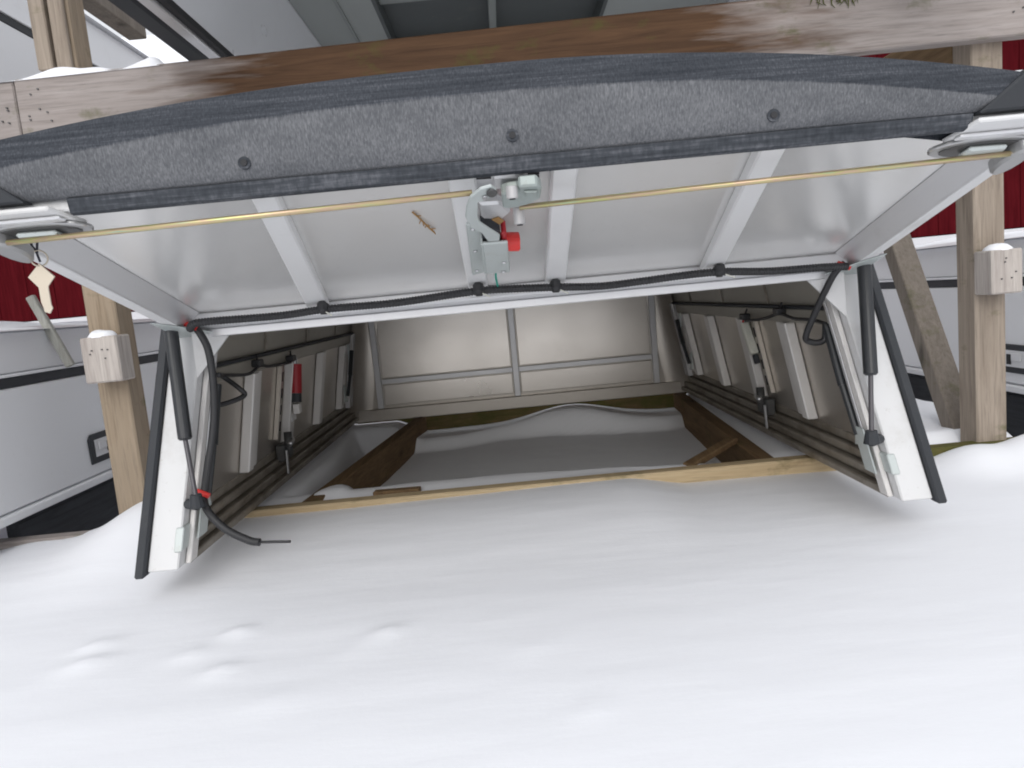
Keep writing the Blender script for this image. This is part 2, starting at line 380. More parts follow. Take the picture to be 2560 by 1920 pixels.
for a, b in (PLX, PRX): MB().box(a, b, 3.512, 3.60, .3, 3.0).build('post', M['wood_z'], rack, .004)
for x0, x1, z0, z1 in ((-1.135, -1.037, .975, 1.098), (1.30, 1.385, .985, 1.103)):
    c = MB().box(x0, x1, 1.925, 2.0, z0, z1).build('cleat', M['wood_end'], rack, .004, jit=.002)
    for k in range(5):
        xx = random.uniform(x0 + .02, x1 - .02); zz = random.uniform(z0 + .03, z1 - .02)
        MB().tube([(xx, 1.921, zz), (xx, 1.927, zz)], .0019, 8).build('nail', M['steel_dk'], c)
MB().bar((1.36, 2.13, .50), (1.36, 2.95, 1.98), .075, .06, (0, -1, .5)).build('brace', M['wood_brace'], rack, .003)
MB().box(-1.13, -1.07, 2.087, 2.46, 2.035, 2.16).build('short_rail', M['wood_brace'], rack, .003)
# the upper level of the left post carries a short splice board
MB().box(-1.155, -1.115, 1.978, 1.999, 1.80, 3.0).build('splice_board', M['wood_zg'], rack, .003, jit=.002)
MB().box(-1.108, -1.07, 1.983, 1.999, 1.79, 3.0).build('splice_board', M['wood_zg'], rack, .003, jit=.002)

# ------------------------------------------------------------------ the open pickup canopy
can = thing('pickup_canopy', (CX, 2.4, .575), 'open white pickup canopy with raised tail hatch, nearest to the camera', 'truck canopy')
ZB = .585
yr = lambda z: 1.5 + (z - ZB) * .30
ho = lambda z: .873 - .12 * (z - ZB)
hp_ = lambda z: .786 - .12 * (z - ZB)
hi_ = lambda z: .82 - .16 * (z - .6)
YF = 3.44; ZT = 1.125
def sx(s, h): return CX + s * h
def lean(y, z): return y + (z - .6) * .10       # members lean forward a little
def quadbar(s, h0, h1, ya, yb, z0, z1, zfun_y=None):
    """bar in a side wall: thickness between half widths h0(z)..h1(z)"""
    P = []
    for z in (z0, z1):
        a, b = ya(z), yb(z)
        P += [(sx(s, h0(z)), a, z), (sx(s, h1(z)), a, z), (sx(s, h1(z)), b, z), (sx(s, h0(z)), b, z)]
    return MB().hexa(P)
off = lambda f, d: (lambda z: f(z) + d)
cst = lambda v: (lambda z: v)
for s in (-1, 1):
    wall = quadbar(s, off(ho, -.012), off(ho, -.002), off(yr, .02), cst(YF + .05), ZB + .005, 1.0).build('side_door', M['white2'], can, .002)
    quadbar(s, off(ho, -.012), off(ho, -.004), off(yr, .02), cst(YF + .05), 1.004, 1.15).build('side_panel', M['white2'], can, .002)
    # rear post: white face, black seal, inner return
    post = quadbar(s, off(hp_, -.002), off(ho, -.022), yr, off(yr, .055), ZB, 1.118).build('rear_post', M['white'], can, .003)
    quadbar(s, off(ho, -.0215), off(ho, .001), off(yr, -.012), off(yr, .02), ZB - .008, 1.135).build('seal', M['rubber'], post, .004)
    quadbar(s, off(hp_, -.016), off(hp_, -.004), off(yr, .030), off(yr, .066), ZB + .003, 1.085).build('return_strip', M['alu_rib'], post, .002)
    quadbar(s, off(hp_, -.020), off(hp_, -.017), off(yr, .052), off(yr, .064), ZB + .10, 1.075).build('edge_strip', M['alu'], post, .001)
    # gusset under the hinge
    g = [(sx(s, .765), 1.645), (sx(s, .765), 1.645)]
    P = [(sx(s, .735), 1.625, 1.085), (sx(s, .655), 1.655, 1.085), (sx(s, .735), 1.62, .985)]
    P2 = [(x, y + .008, z) for x, y, z in P]
    MB().add(P + P2, [(0, 1, 2), (5, 4, 3), (0, 3, 4, 1), (1, 4, 5, 2), (2, 5, 3, 0)]).build('gusset', M['white'], post)
    # inner skin of the side door with ribs
    lin = quadbar(s, off(hi_, .004), off(hi_, .012), off(yr, .06), cst(YF), .68, .962).build('door_lining', M['alu_in'], can)
    for yy in (1.99, 2.36, 2.76, 3.14):
        quadbar(s, off(hi_, -.026), off(hi_, .003), lambda z: lean(yy - .034, z), lambda z: lean(yy + .006, z), .685, .958).build('rib', M['alu_rib'], lin, .003)
        quadbar(s, off(hi_, -.010), off(hi_, .003), lambda z: lean(yy + .034, z), lambda z: lean(yy + .075, z), .685, .958).build('rib_flange', M['alu_rib'], lin, .002)
        quadbar(s, off(hi_, -.004), off(hi_, .003), lambda z: lean(yy + .0065, z), lambda z: lean(yy + .0335, z), .685, .958).build('rib_groove', M['alu_low'], lin)
    # slotted upright beside the third rib
    quadbar(s, off(hi_, -.012), off(hi_, .003), lambda z: lean(2.25, z), lambda z: lean(2.278, z), .72, .957).build('slotted_strip', M['alu_in'], lin, .001)
    for k in range(4):
        z0 = .745 + k * .052
        quadbar(s, off(hi_, -.0128), off(hi_, -.0118), lambda z: lean(2.258, z), lambda z: lean(2.27, z), z0, z0 + .03).build('slot', M['gap'], lin)
    for yy, w_ in ((3.31, .03), (3.36, .02)):
        quadbar(s, off(hi_, -.02), off(hi_, .003), lambda z: lean(yy, z), lambda z: lean(yy + w_, z), .66, 1.0).build('door_end_frame', M['alu'], lin, .002)
    tr = quadbar(s, off(hi_, -.012), off(hi_, .010), off(yr, .065), cst(3.30), .9585, .996).build('top_rail', M['head'], can, .002)
    quadbar(s, off(hi_, -.014), off(hi_, .010), off(yr, .06), cst(3.38), .9965, 1.006).build('seal_strip', M['rubber'], can, .002)
    up = quadbar(s, off(hi_, .0), off(hi_, .010), off(yr, .06), cst(YF), 1.0065, 1.14).build('upper_lining', M['head'], can)
    for yy in (2.1, 2.55, 3.0):
        quadbar(s, off(hi_, -.006), off(hi_, -.001), lambda z: lean(yy, z), lambda z: lean(yy + .006, z), 1.01, 1.13).build('seam', M['alu_low'], up)
    # stepped sill along the bottom
    for i, (d, z0, z1) in enumerate(((-.000, .656, .682), (-.014, .629, .6545), (-.030, .603, .6275), (-.046, ZB - .004, .6015))):
        quadbar(s, off(hi_, d), off(hi_, .022), off(yr, .058 - i * .002), cst(YF - .001 * i), z0, z1).build('sill', M['alu_low'], can, .003)
    # door lock on the sill
    lk = MB().box(sx(s, .79) - .014, sx(s, .79) + .014, 2.27, 2.345, .645, .70).build('door_latch', M['steel_dk'], can, .004)
    MB().tube([(sx(s, .77), 2.30, .66), (sx(s, .77), 2.31, .735)], .013, 10).build('latch_cam', M['steel_dk'], lk, smooth=True)
    MB().tube([(sx(s, .765), 2.33, .705), (sx(s, .757), 2.28, .700)], .009, 10).build('latch_bolt', M['steel'], lk, smooth=True)
    MB().bar((sx(s, .765), 2.26, .685), (sx(s, .765), 2.25, .61), .016, .005, (1, 0, 0)).build('latch_tongue', M['steel'], lk, .002)
    # gas struts of the side door
    for ya, yb, za, zb, r_ in ((1.70, 1.615, .96, .715, .0105), (3.2, 3.12, .93, .74, .009)):
        st = MB().tube([(sx(s, .725), ya, za), (sx(s, .735), ya * .45 + yb * .55, za * .45 + zb * .55)], r_, 12).build('door_strut', M['strut'], can, smooth=False)
        MB().tube([(sx(s, .735), ya * .46 + yb * .54, za * .46 + zb * .54), (sx(s, .748), yb, zb)], r_ * .8, 10).build('strut_rod', M['strut'], st)
        MB().prism([(-.028, -.02), (.03, -.03), (.022, .035), (-.01, .05)], lambda u, v, n_: (sx(s, .757 + n_), yb + u, zb + v), -.002, .002).build('strut_bracket', M['zinc'], st)
        MB().prism([(-.02, -.03), (.02, -.02), (.015, .025), (-.02, .03)], lambda u, v, n_: (sx(s, .737 + n_), ya + u, za + v), -.002, .002).build('strut_bracket', M['zinc'], st)
    # black gas strut of the hatch
    top = Vector((sx(s, .768), 1.600, 1.102)); mid = Vector((sx(s, .751), 1.553, .862)); bot = Vector((sx(s, .729), 1.515, .732))
    gs = MB().tube([top, mid - (mid - top) * .0, mid + (mid - top).normalized() * .004], [.0148, .0148, .011], 20).build('gas_strut', M['strut'], can, smooth=False)
    MB().tube([mid, bot], .0052, 16).build('strut_rod', M['rod_dk'], gs)
    MB().tube([bot + Vector((0, 0, .012)), bot - Vector((0, 0, .016))], [.012, .017], 12).build('ball_socket', M['rubber'], gs)
    MB().tube([bot + Vector((0, .0, -.012)), bot + Vector((s * .036, .035, -.016))], .011, 10).build('ball_stud', M['rubber'], gs)
    MB().tube([top, top + Vector((0, -.004, .03))], .013, 12).build('strut_eye', M['rubber'], gs)
    quadbar(s, off(hp_, -.026), off(hp_, -.022), off(yr, .035), off(yr, .085), .635, .735).build('strut_plate', M['zinc'], gs, .002)
    quadbar(s, off(hp_, -.008), off(hp_, .010), off(yr, -.004), off(yr, .03), .642 if s > 0 else .622, .685 if s > 0 else .672).build('striker_plate', M['zinc'], post, .002)
# front wall of the canopy (far end)
fw = MB().box(CX - .80, CX + .80, YF, YF + .012, .60, 1.15).build('front_wall', M['alu_in'], can)
for i, (x0, x1) in enumerate(((-.614, .004), (.044, .672))):
    for z0, z1 in ((.642, .738), (.772, 1.13)):
        MB().box(x0, x1, YF - .006, YF - .0005, z0, z1).build('panel', M['alu_front'], fw, .002)
for x in (-.635, .024, .693): MB().box(x - .014, x + .014, YF - .024, YF - .001, .628, 1.14).build('upright', M['alu'], fw, .002)
MB().box(-.62, .0095, YF - .020, YF - .0065, .744, .768).build('crossbar', M['alu'], fw, .002)
MB().box(.0385, .678, YF - .020, YF - .0065, .744, .768).build('crossbar', M['alu'], fw, .002)
MB().box(-.79, .85, YF - .03, YF - .001, .5705, .6275).build('bottom_rail', M['alu_in'], fw, .003)
# rounded corner sheets
for s in (-1, 1):
    rows = []
    for z in (.60, 1.14):
        rows.append([Vector((sx(s, hi_(z) - .01 - .10 * (1 - math.cos(a)) * 1.0), YF - .105 + .1 * math.sin(a), z)) for a in [k * math.pi / 16 for k in range(9)]])
    MB().grid(rows).build('corner_sheet', M['alu_in'], can, smooth=True)
# roof
rows = []
for y in (1.66, 2.2, 2.8, YF + .05):
    rows.append([Vector((CX + .765 * k / 8, y, 1.158 + .02 * (1 - (k / 8) ** 2))) for k in range(-8, 9)])
MB().grid(rows).build('roof', M['head'], can, smooth=True)
rows2 = [[p + Vector((0, 0, .012)) for p in r_] for r_ in rows]
MB().grid(rows2).build('roof_skin', M['white2'], can, smooth=True)
for y in (2.1, 2.55, 3.0):
    MB().box(CX - .74, CX + .74, y, y + .04, 1.135, 1.157).build('roof_bow', M['head'], can, .003)
# header the hatch hangs on
hd = MB().box(CX - .752, CX + .752, 1.648, 1.70, 1.082, 1.142).build('header', M['alu'], can, .004)
MB().box(CX - .70, CX + .70, 1.632, 1.6475, 1.074, 1.092).build('header_lip', M['alu'], hd, .002)

# --- tail hatch
TH = R(16.3); cs, sn = math.cos(TH), math.sin(TH)
def H(x, s, n_=0): return Vector((x, 1.655 - s * cs - n_ * sn, 1.118 + s * sn - n_ * cs))
SL = .655
hatch = MB()
hatch.prism([(-.735, .0), (.80, .0), (.80, SL), (-.735, SL)], H, -.03, .0)
hatch = hatch.build('hatch', M['hatch'], can, .003, label='raised tail hatch with ribbed inner face')
def hpart(name, poly, n0, n1, mt, bev=.0, **kw): return MB().prism(poly, H, n0, n1).build(name, M[mt], hatch, bev, **kw)
MB().prism([(-.745, -.01), (.81, -.01), (.81, SL + .01), (-.745, SL + .01)], H, -.042, -.0305).build('outer_skin', M['white2'], hatch, .003)
for poly in ([(-.432, .045), (-.386, .045), (-.304, SL - .004), (-.340, SL - .004)], [(-.075, .045), (-.033, .045), (-.023, SL - .004), (-.063, SL - .004)],
             [(.094, .045), (.136, .045), (.122, SL - .004), (.084, SL - .004)], [(.438, .045), (.482, .045), (.416, SL - .004), (.378, SL - .004)]):
    hpart('rib', poly, .0005, .024, 'rib_w', .003)
for s_, x0, x1 in ((-1, -.735, -.707), (1, .772, .80)):
    hpart('side_rail', [(x0, .0), (x1, .0), (x1, SL), (x0, SL)], .0005, .036, 'white', .003)
    a, b = (x1, x1 + .03) if s_ < 0 else (x0 - .03, x0)
    P = [(-1)]
    # sloping inner flange of the side rail
    u0, u1 = (x1 - .001, x1 + .032) if s_ < 0 else (x0 + .001, x0 - .032)
    MB().add([H(u0, .02, .034), H(u1, .02, .001), H(u1, SL - .005, .001), H(u0, SL - .005, .034)], [(0, 1, 2, 3)]).build('rail_flange', M['alu'], hatch)
for s_, e_ in ((-1, -.745), (1, .81)):
    q_ = lambda d: e_ - s_ * d
    hpart('hinge_plate', [(q_(0), -.012), (q_(.085), .012), (q_(.06), .055), (q_(.0), .125)], .0368, .0395, 'zinc', .001)
hpart('hinge_rail', [(-.706, .0), (.771, .0), (.771, .045), (-.706, .045)], .0005, .030, 'alu', .004)
hpart('free_rail', [(-.706, SL - .02), (.771, SL - .02), (.771, SL), (-.706, SL)], .0005, .028, 'white', .002)
for s_, x0, x1, xa in ((-1, -.79, -.578, -.60), (1, .855, .64, .66)):
    hpart('corner_plate', [(x0, SL - .035), (x1 + s_ * .0, SL - .035), (xa, SL + .022), (x0, SL + .022)] if True else [], .0285, .036, 'white', .002)
# lock rods
MB().tube([H(-.775, .625, .055), H(-.03, .648, .055)], .0042, 12).build('lock_rod', M['rod'], hatch, smooth=True)
MB().tube([H(.035, .583, .055), H(.845, .613, .055)], .0042, 12).build('lock_rod', M['rod'], hatch, smooth=True)
# latch cups at both ends
for s_, xc, sc_ in ((-1, -.645, .622), (1, .70, .610)):
    ell = [(xc + .075 * math.cos(a), sc_ + .030 * math.sin(a)) for a in [k * math.pi / 9 for k in range(18)]]
    hpart('latch_cup', ell, .0365, .043, 'cup', .002)
    hpart('cup_recess', [(xc + (p - xc) * .8, sc_ + (q - sc_) * .72) for p, q in ell], .0432, .0445, 'steel_dk')
    hpart('latch_block', [(xc - .03, sc_ - .008), (xc + .035, sc_ - .010), (xc + .03, sc_ + .014), (xc - .025, sc_ + .016)], .0446, .052, 'zinc', .003)
    lo_ = [(xc + s_ * .055 + .018 * math.cos(a), sc_ - .02 + .042 * math.sin(a)) for a in [k * math.pi / 7 for k in range(14)]]
    hpart('rod_guide', lo_, .040, .062, 'cup', .004)
    hpart('corner_tab', [(xc - .055, sc_ + .027), (xc + .055, sc_ + .027), (xc + .05, sc_ + .04), (xc - .05, sc_ + .04)], .0365, .042, 'alu', .002)
# centre lock
hpart('lock_surround', [(-.030, .570), (.066, .556), (.070, .600), (.064, .622), (-.030, .640)], .0005, .014, 'alu', .003)
hpart('paddle_handle', [(-.001, .604), (.048, .597), (.050, .622), (.036, .640), (-.001, .645)], .0145, .034, 'alu', .004)
hpart('handle_recess', [(-.026, .606), (-.002, .604), (-.002, .632), (-.026, .636)], .0142, .0165, 'gap')
hpart('handle_recess', [(.051, .580), (.068, .578), (.068, .606), (.051, .608)], .0142, .0165, 'gap')
hpart('lock_arm', [(-.033, .652), (-.018, .674), (-.003, .680), (.004, .664), (-.001, .650), (-.012, .638), (-.023, .632), (-.027, .580), (-.025, .558), (-.012, .529), (.003, .498), (.002, .477), (-.017, .478), (-.025, .516), (-.040, .542), (-.045, .584), (-.041, .618)], .0585, .0635, 'zinc', .0015)
hpart('arm_pivot', [(-.003 + .0075 * math.cos(a), .664 + .012 * math.sin(a)) for a in [k * math.pi / 6 for k in range(12)]], .064, .067, 'steel_dk', .001)
hpart('arm_rivet', [(-.013 + .004 * math.cos(a), .650 + .007 * math.sin(a)) for a in [k * math.pi / 6 for k in range(12)]], .064, .0665, 'steel', .001)
hpart('base_strip', [(-.050, .470), (-.028, .470), (-.033, .225), (-.058, .212)], .0225, .030, 'zinc', .002)
hpart('actuator_plate', [(-.027, .448), (.015, .446), (.016, .290), (-.029, .292)], .050, .056, 'zinc', .002)
hpart('plate_web', [(-.030, .446), (-.026, .446), (-.028, .292), (-.032, .292)], .0305, .0555, 'zinc', .001)
hpart('switch_box', [(-.026, .500), (.004, .470), (.004, .420), (-.027, .425)], .024, .046, 'rubber', .003)
MB().tube([H(.0, .400, .036), H(.034, .393, .036), H(.0365, .393, .036)], [.0165, .0165, .014], 18).build('red_actuator', M['red'], hatch)
hpart('actuator_body', [(.006, .470), (.014, .470), (.016, .34), (.006, .34)], .024, .049, 'redd', .003)
hpart('guide_block', [(-.024, .572), (.008, .570), (.024, .530), (.010, .505), (-.023, .516)], .023, .040, 'alu', .004)
hpart('lock_casting', [(.010, .637), (.022, .643), (.034, .643), (.035, .657), (.060, .657), (.067, .641), (.065, .610), (.049, .594), (.024, .585), (.011, .590)], .040, .057, 'cast', .0025)
hpart('casting_boss', [(.042, .646), (.060, .644), (.059, .624), (.044, .626)], .0575, .061, 'cast', .0012)
for x, s_ in ((.025, .647), (.034, .570)):
    L_ = .066 if s_ > .6 else .074
    MB().tube([H(x, s_, .050), H(x, s_ - .006, L_)], [.0085, .0085], 16).build('roller', M['roller'], hatch, .001)
    MB().tube([H(x, s_ - .0061, L_ + .0002), H(x, s_ - .0064, L_ + .0012)], [.0045, .0045], 12).build('roller_hole', M['gap'], hatch)
for x, s_, n_ in ((-.040, .455, .030), (-.043, .352, .030), (-.047, .243, .030), (.006, .352, .056), (.004, .300, .056)):
    MB().tube([H(x, s_, n_), H(x, s_ - .001, n_ + .003)], [.0042, .003], 10).build('screw', M['steel'], hatch)

hpart('rust_patch', [(-.008, .516), (.004, .522), (.012, .506), (.004, .492)], .0405, .043, 'straw', .001)
MB().tube([H(-.004, .290, .04), H(-.006, .26, .036), H(-.012, .20, .030), H(-.010, .135, .035)], .0022, 8, smooth=6).build('green_lead', M['green'], hatch, smooth=True)
# corrugated cable conduit along the hinge side
cpts = [(-.690, .060), (-.665, .096), (-.625, .103), (-.482, .096), (-.378, .112), (-.235, .109), (-.116, .13), (-.046, .139), (.019, .132), (.116, .112), (.209, .090), (.294, .097), (.377, .11), (.462, .112), (.575, .083), (.70, .074), (.752, .062)]
MB().tube(resample([H(a, b, .040) for a, b in cpts], .0032), .0077, 9, corr=True).build('conduit', M['conduit'], hatch, smooth=False)
for a, b in ((-.382, .112), (-.05, .139), (.112, .112), (.46, .112)):
    MB().prism([(a - .013, b - .010), (a + .012, b - .011), (a + .009, b + .016), (a - .011, b + .015)], H, .023, .050).build('cable_clip', M['conduit'], hatch, .006)
    MB().tube([H(a + .008, b + .012, .05), H(a + .022, b + .024, .062)], .0016, 6).build('tie_tail', M['clearpl'], hatch)
# tail skirt on the free edge: lip, chalked face, dark upper edge
YS = 1.012
zt = lambda x: 1.414 - .15 * (x - .02) ** 2 + .03 * (max(0, -x) / .65) ** 1.5 - .10 * max(0, abs(x - .03) - .72) ** 1.2
zs = lambda x: zt(x) - .042
zlow = lambda x: 1.2885
XS = [-.80 + k * .02 for k in range(83)]
MB().grid([[Vector((x, YS + dy, z_)) for x in XS[11:74]] for dy, z_ in ((.035, 1.271), (.008, 1.267), (.001, 1.270), (-.003, 1.2885), (.006, 1.291))]).build('skirt_lip', M['skirt_dk'], hatch)
face = []; wts = []
for dy, t, q in ((.004, 0, 1), (-.003, .06, 1), (-.008, .3, 1), (-.012, .6, 1), (-.014, .85, 1), (-.014, 1.0, .5)):
    face.append([Vector((x, YS + dy, zlow(x) + (zs(x) - zlow(x)) * t)) for x in XS]); wts += [q] * len(XS)
for t, dy in ((.15, -.015), (.45, -.011), (.75, -.007), (.93, -.004), (1.0, .004), (.94, .022), (-1.2, .045)):
    face.append([Vector((x, YS + dy, zs(x) + (zt(x) - zs(x)) * t)) for x in XS]); wts += [(.12 if t < .8 else .34) if dy < .01 else .1] * len(XS)
o = MB().grid(face).build('skirt', M['chalk'], hatch, smooth=True)
at_ = o.data.attributes.new('chalk', 'FLOAT', 'POINT'); at_.data.foreach_set('value', wts)
for x, z in ((-.331, 1.312), (.032, 1.315), (.385, 1.309)):
    MB().tube([(x, YS - .0105, z), (x, YS + .004, z)], .0085, 14).build('skirt_washer', M['skirt_dk'], hatch)
    MB().tube([(x, YS - .0125, z), (x, YS + .004, z)], [.0045, .0045], 12).build('skirt_screw', M['gap'], hatch)
for s_, x0, x1, x2 in ((1, .66, .735, .83), (-1, -.63, -.70, -.78)):
    MB().add([(x0, YS - .016, 1.286), (x2, YS - .016, 1.286), (x2, YS - .022, 1.335), (x1, YS - .022, 1.342), (x0 + s_ * .05, YS - .02, 1.325),
              (x0, YS + .01, 1.286), (x2, YS + .01, 1.286), (x2, YS + .01, 1.335), (x1, YS + .01, 1.342), (x0 + s_ * .05, YS + .01, 1.325)],
             [(0, 1, 2, 3, 4), (9, 8, 7, 6, 5), (0, 5, 6, 1), (1, 6, 7, 2), (2, 7, 8, 3), (3, 8, 9, 4), (4, 9, 5, 0)]).build('skirt_end_cap', M['rubber'], hatch, .003)

# --- wiring inside the canopy
def cable(name, pts, r, par, mt='conduit', k=8): return MB().tube([Vector(p) for p in pts], r, 10, smooth=k).build(name, M[mt], par, smooth=True)
cable('cable', [(-.690, 1.60, 1.108), (-.672, 1.595, 1.082), (-.660, 1.595, 1.04), (-.660, 1.592, .96), (-.672, 1.587, .87), (-.70, 1.57, .75), (-.697, 1.55, .705), (-.655, 1.53, .66), (-.60, 1.515, .632), (-.575, 1.51, .627)], .0085, can)
cable('cable', [(-.575, 1.51, .627), (-.54, 1.50, .628), (-.505, 1.50, .625)], .003, can)
cable('cable', [(-.672, 1.66, .985), (-.70, 1.75, .975), (-.662, 1.75, .940), (-.655, 1.75, .922), (-.69, 1.70, .912), (-.71, 1.66, .92)], .006, can)
cable('cable', [(-.70, 1.70, .985), (-.70, 1.80, .972), (-.70, 1.93, .962), (-.70, 2.02, .975), (-.702, 2.10, .966), (-.705, 2.2, .961), (-.71, 2.34, .957)], .0045, can)
cable('cable', [(.756, 1.60, 1.105), (.735, 1.605, 1.085), (.722, 1.63, 1.045), (.712, 1.66, 1.0), (.702, 1.69, .95), (.706, 1.70, .933), (.728, 1.70, .925), (.748, 1.70, .932), (.752, 1.70, .968)], .0075, can)
cable('cable', [(.752, 1.70, .968), (.755, 1.78, .974), (.758, 1.90, .974), (.758, 2.0, .984), (.758, 2.10, .970), (.76, 2.18, .962), (.762, 2.30, .955)], .0045, can)
for p in ((-.688, 1.595, 1.102), (-.70, 1.557, .735), (.752, 1.597, 1.10)):
    MB().tube([Vector(p) + Vector((-.014, 0, .006)), Vector(p) + Vector((.012, -.004, -.006))], .0062, 10).build('red_tie', M['red'], can)
for p in ((-.705, 2.02, .985), (-.705, 2.335, .972), (.757, 2.0, .993), (.76, 2.30, .97)):
    MB().box(p[0] - .012, p[0] + .012, p[1] - .02, p[1] + .02, p[2] - .012, p[2] + .008).build('cable_clip', M['conduit'], can, .003)
    MB().tube([Vector(p), Vector(p) + Vector((.004, -.012, .022))], .003, 6).build('clip_tail', M['conduit'], can)
ra = MB().tube([(-.708, 2.385, .947), (-.716, 2.372, .852)], [.020, .020], 14).build('red_actuator', M['redd'], can)
MB().tube([(-.7162, 2.3717, .8515), (-.718, 2.368, .822)], .019, 12).build('actuator_cap', M['rubber'], ra)
MB().tube([(-.712, 2.385, .9455), (-.711, 2.388, .968)], .010, 12).build('actuator_neck', M['steel'], ra)
MB().box(-.74, -.735, 2.36, 2.41, .76, .96).build('actuator_plate', M['alu'], ra, .001)
MB().box(-.726, -.706, 2.352, 2.385, .785, .818).build('actuator_tab', M['alu_rib'], ra, .002)
ra = MB().bar((.772, 2.345, .945), (.785, 2.30, .845), .022, .026, (1, 0, 0)).build('pale_actuator', M['clearpl'], can, .003)
MB().bar((.786, 2.299, .844), (.790, 2.292, .815), .014, .016, (1, 0, 0)).build('actuator_cap', M['rubber'], ra, .002)
cable('red_lead', [(.762, 2.30, .955), (.765, 2.33, .958), (.768, 2.345, .946)], .003, can, 'red')

# ------------------------------------------------------------------ ignition-type key hanging from the rod
key = thing('key', (-.700, 1.10, 1.13), 'small flat metal key hanging on a dark cord from the left latch', 'key')
YK = 1.105; kx, kz = -.690, 1.212; KS = .78
KP = lambda x, y, z: Vector((kx + (x - kx) * KS, y, kz + (z - kz) * KS))
MB().prism([(kx - .027, kz - .019), (kx - .001, kz + .006), (kx + .025, kz - .022), (kx + .009, kz - .040), (kx + .009, kz - .075), (kx + .011, kz - .082), (kx + .004, kz - .092), (kx - .006, kz - .088), (kx - .007, kz - .080), (kx - .010, kz - .068), (kx - .010, kz - .040)],
           lambda u, v, n_: KP(u, YK + n_, v), -.0012, .0012).build('key_blade', M['key'], key, .0006)
MB().tube([KP(kx + .012 * math.cos(a), YK + .006 * math.cos(a), kz + .015 + .015 * math.sin(a)) for a in [k * math.pi / 10 for k in range(21)]], .0013, 6, cap=False).build('key_ring', M['key'], key, smooth=True)
MB().tube([KP(*p) for p in ((kx + .001, YK, kz + .008), (kx - .004, YK, kz + .030), (kx - .010, YK, kz + .042), (kx - .012, YK - .002, kz + .068), (kx - .008, YK - .004, kz + .086), (kx + .002, YK - .002, kz + .084), (kx + .006, YK, kz + .062), (kx + .001, YK, kz + .042), (kx - .002, YK, kz + .026))], .0017, 7, smooth=6).build('cord', M['cord'], key, smooth=True)

# dry grass stuck on the hatch
tw = thing('dry_grass_sprig', H(-.118, .43, .0), 'tiny brown dry grass sprig stuck to the hatch inner face', 'grass sprig')
MB().tube([H(-.134, .482, .003), H(-.126, .452, .003), H(-.116, .412, .004), (H(-.110, .392, .004))], .0016, 6, smooth=4).build('stalk', M['straw'], tw)
for k in range(8):
    t = random.random(); a = H(-.130 + .02 * t, .47 - .075 * t, .004); MB().tube([a, a + Vector((random.uniform(-.008, .008), 0, random.uniform(-.010, .004)))], .0009, 5).build('blade', M['straw'], tw)

# ------------------------------------------------------------------ neighbouring closed canopies
def closed_canopy(x_in, side, z0, y0, y1, label, latch_y, group=None, top=.53):
    """side=-1: body lies to the left of x_in; side=+1: to the right."""
    W = 1.7; t = thing('stored_canopy', (x_in + side * W / 2, (y0 + y1) / 2, z0), label, 'truck canopy', group)
    X = lambda d: x_in + side * d
    def slab(d0, d1, ya, yb, za, zb, lean_=.0):
        P = []
        for z in (za, zb):
            q = lean_ * (z - z0)
            P += [(X(d0 + q), ya, z), (X(d1 + q), ya, z), (X(d1 + q), yb, z), (X(d0 + q), yb, z)]
        return MB().hexa(P)
    door = slab(0, .02, y0, y1, z0 + .03, z0 + .369, .03).build('side_door', M['white2'], t, .004)
    slab(-.012, .03, y0, y1, z0, z0 + .026, 0).build('bottom_rail', M['white2'], t, .006, seg=2)
    slab(.002, .03, y0, y1, z0 + .370, z0 + .4005, .03).build('gutter', M['rubber'], t, .003)
    slab(-.004, .02, y0, y1, z0 + .401, z0 + .409, .03).build('drip_rail', M['white2'], t, .002)
    slab(.008, .03, y0, y1, z0 + .410, z0 + top, .06).build('upper_panel', M['white2'], t, .003)
    slab(W - .03, W, y0, y1, z0, z0 + top).build('far_side', M['white2'], t, .003)
    slab(.035, W - .035, y1 - .02, y1, z0, z0 + top).build('front_wall', M['white2'], t, .003)
    slab(.035, W - .035, y0, y0 + .02, z0, z0 + top).build('tail_door', M['white2'], t, .003)
    rows = []
    for y in (y0 - .01, (y0 + y1) / 2, y1 + .01):
        rows.append([Vector((X(.02 + (W - .04) * k / 12), y, z0 + top + .003 + .035 * math.sin(math.pi * k / 12) ** .6)) for k in range(13)])
    MB().grid(rows).build('roof', M['white2'], t, smooth=True)
    # recessed paddle latch
    if latch_y:
        zc = z0 + .118; q = .03 * .118
        fn = lambda u, v, n_: Vector((X(q + n_), latch_y + u, zc + v))
        fr = MB().prism([(-.075, -.05), (.06, -.05), (.075, -.035), (.075, .05), (-.06, .05), (-.075, .035)], fn, -.008, .002).build('latch_frame', M['rubber'], t, .003)
        MB().prism([(-.05, -.028), (.05, -.028), (.05, .030), (-.05, .030)], fn, -.0095, -.0082).build('latch_bowl', M['alu'], fr)
        MB().prism([(-.035, -.006), (.012, -.006), (.012, .022), (-.035, .022)], fn, -.016, -.0096).build('latch_paddle', M['alu'], fr, .002)
        MB().prism([(.018, -.02), (.04, -.02), (.04, .016), (.018, .016)], fn, -.012, -.0096).build('latch_keyhole', M['gap'], fr, .001)
    return t
closed_canopy(-1.43, -1, .605, 1.45, 3.45, 'closed white canopy on the lower level at the left, black side latch', 2.46)
closed_canopy(1.75, 1, .605, 1.45, 3.6, 'closed white canopy on the lower level at the right behind the post', 2.47)
closed_canopy(-1.57, -1, 1.80, 1.5, 3.9, 'white canopy on the upper level at the far top left', None, top=.60)
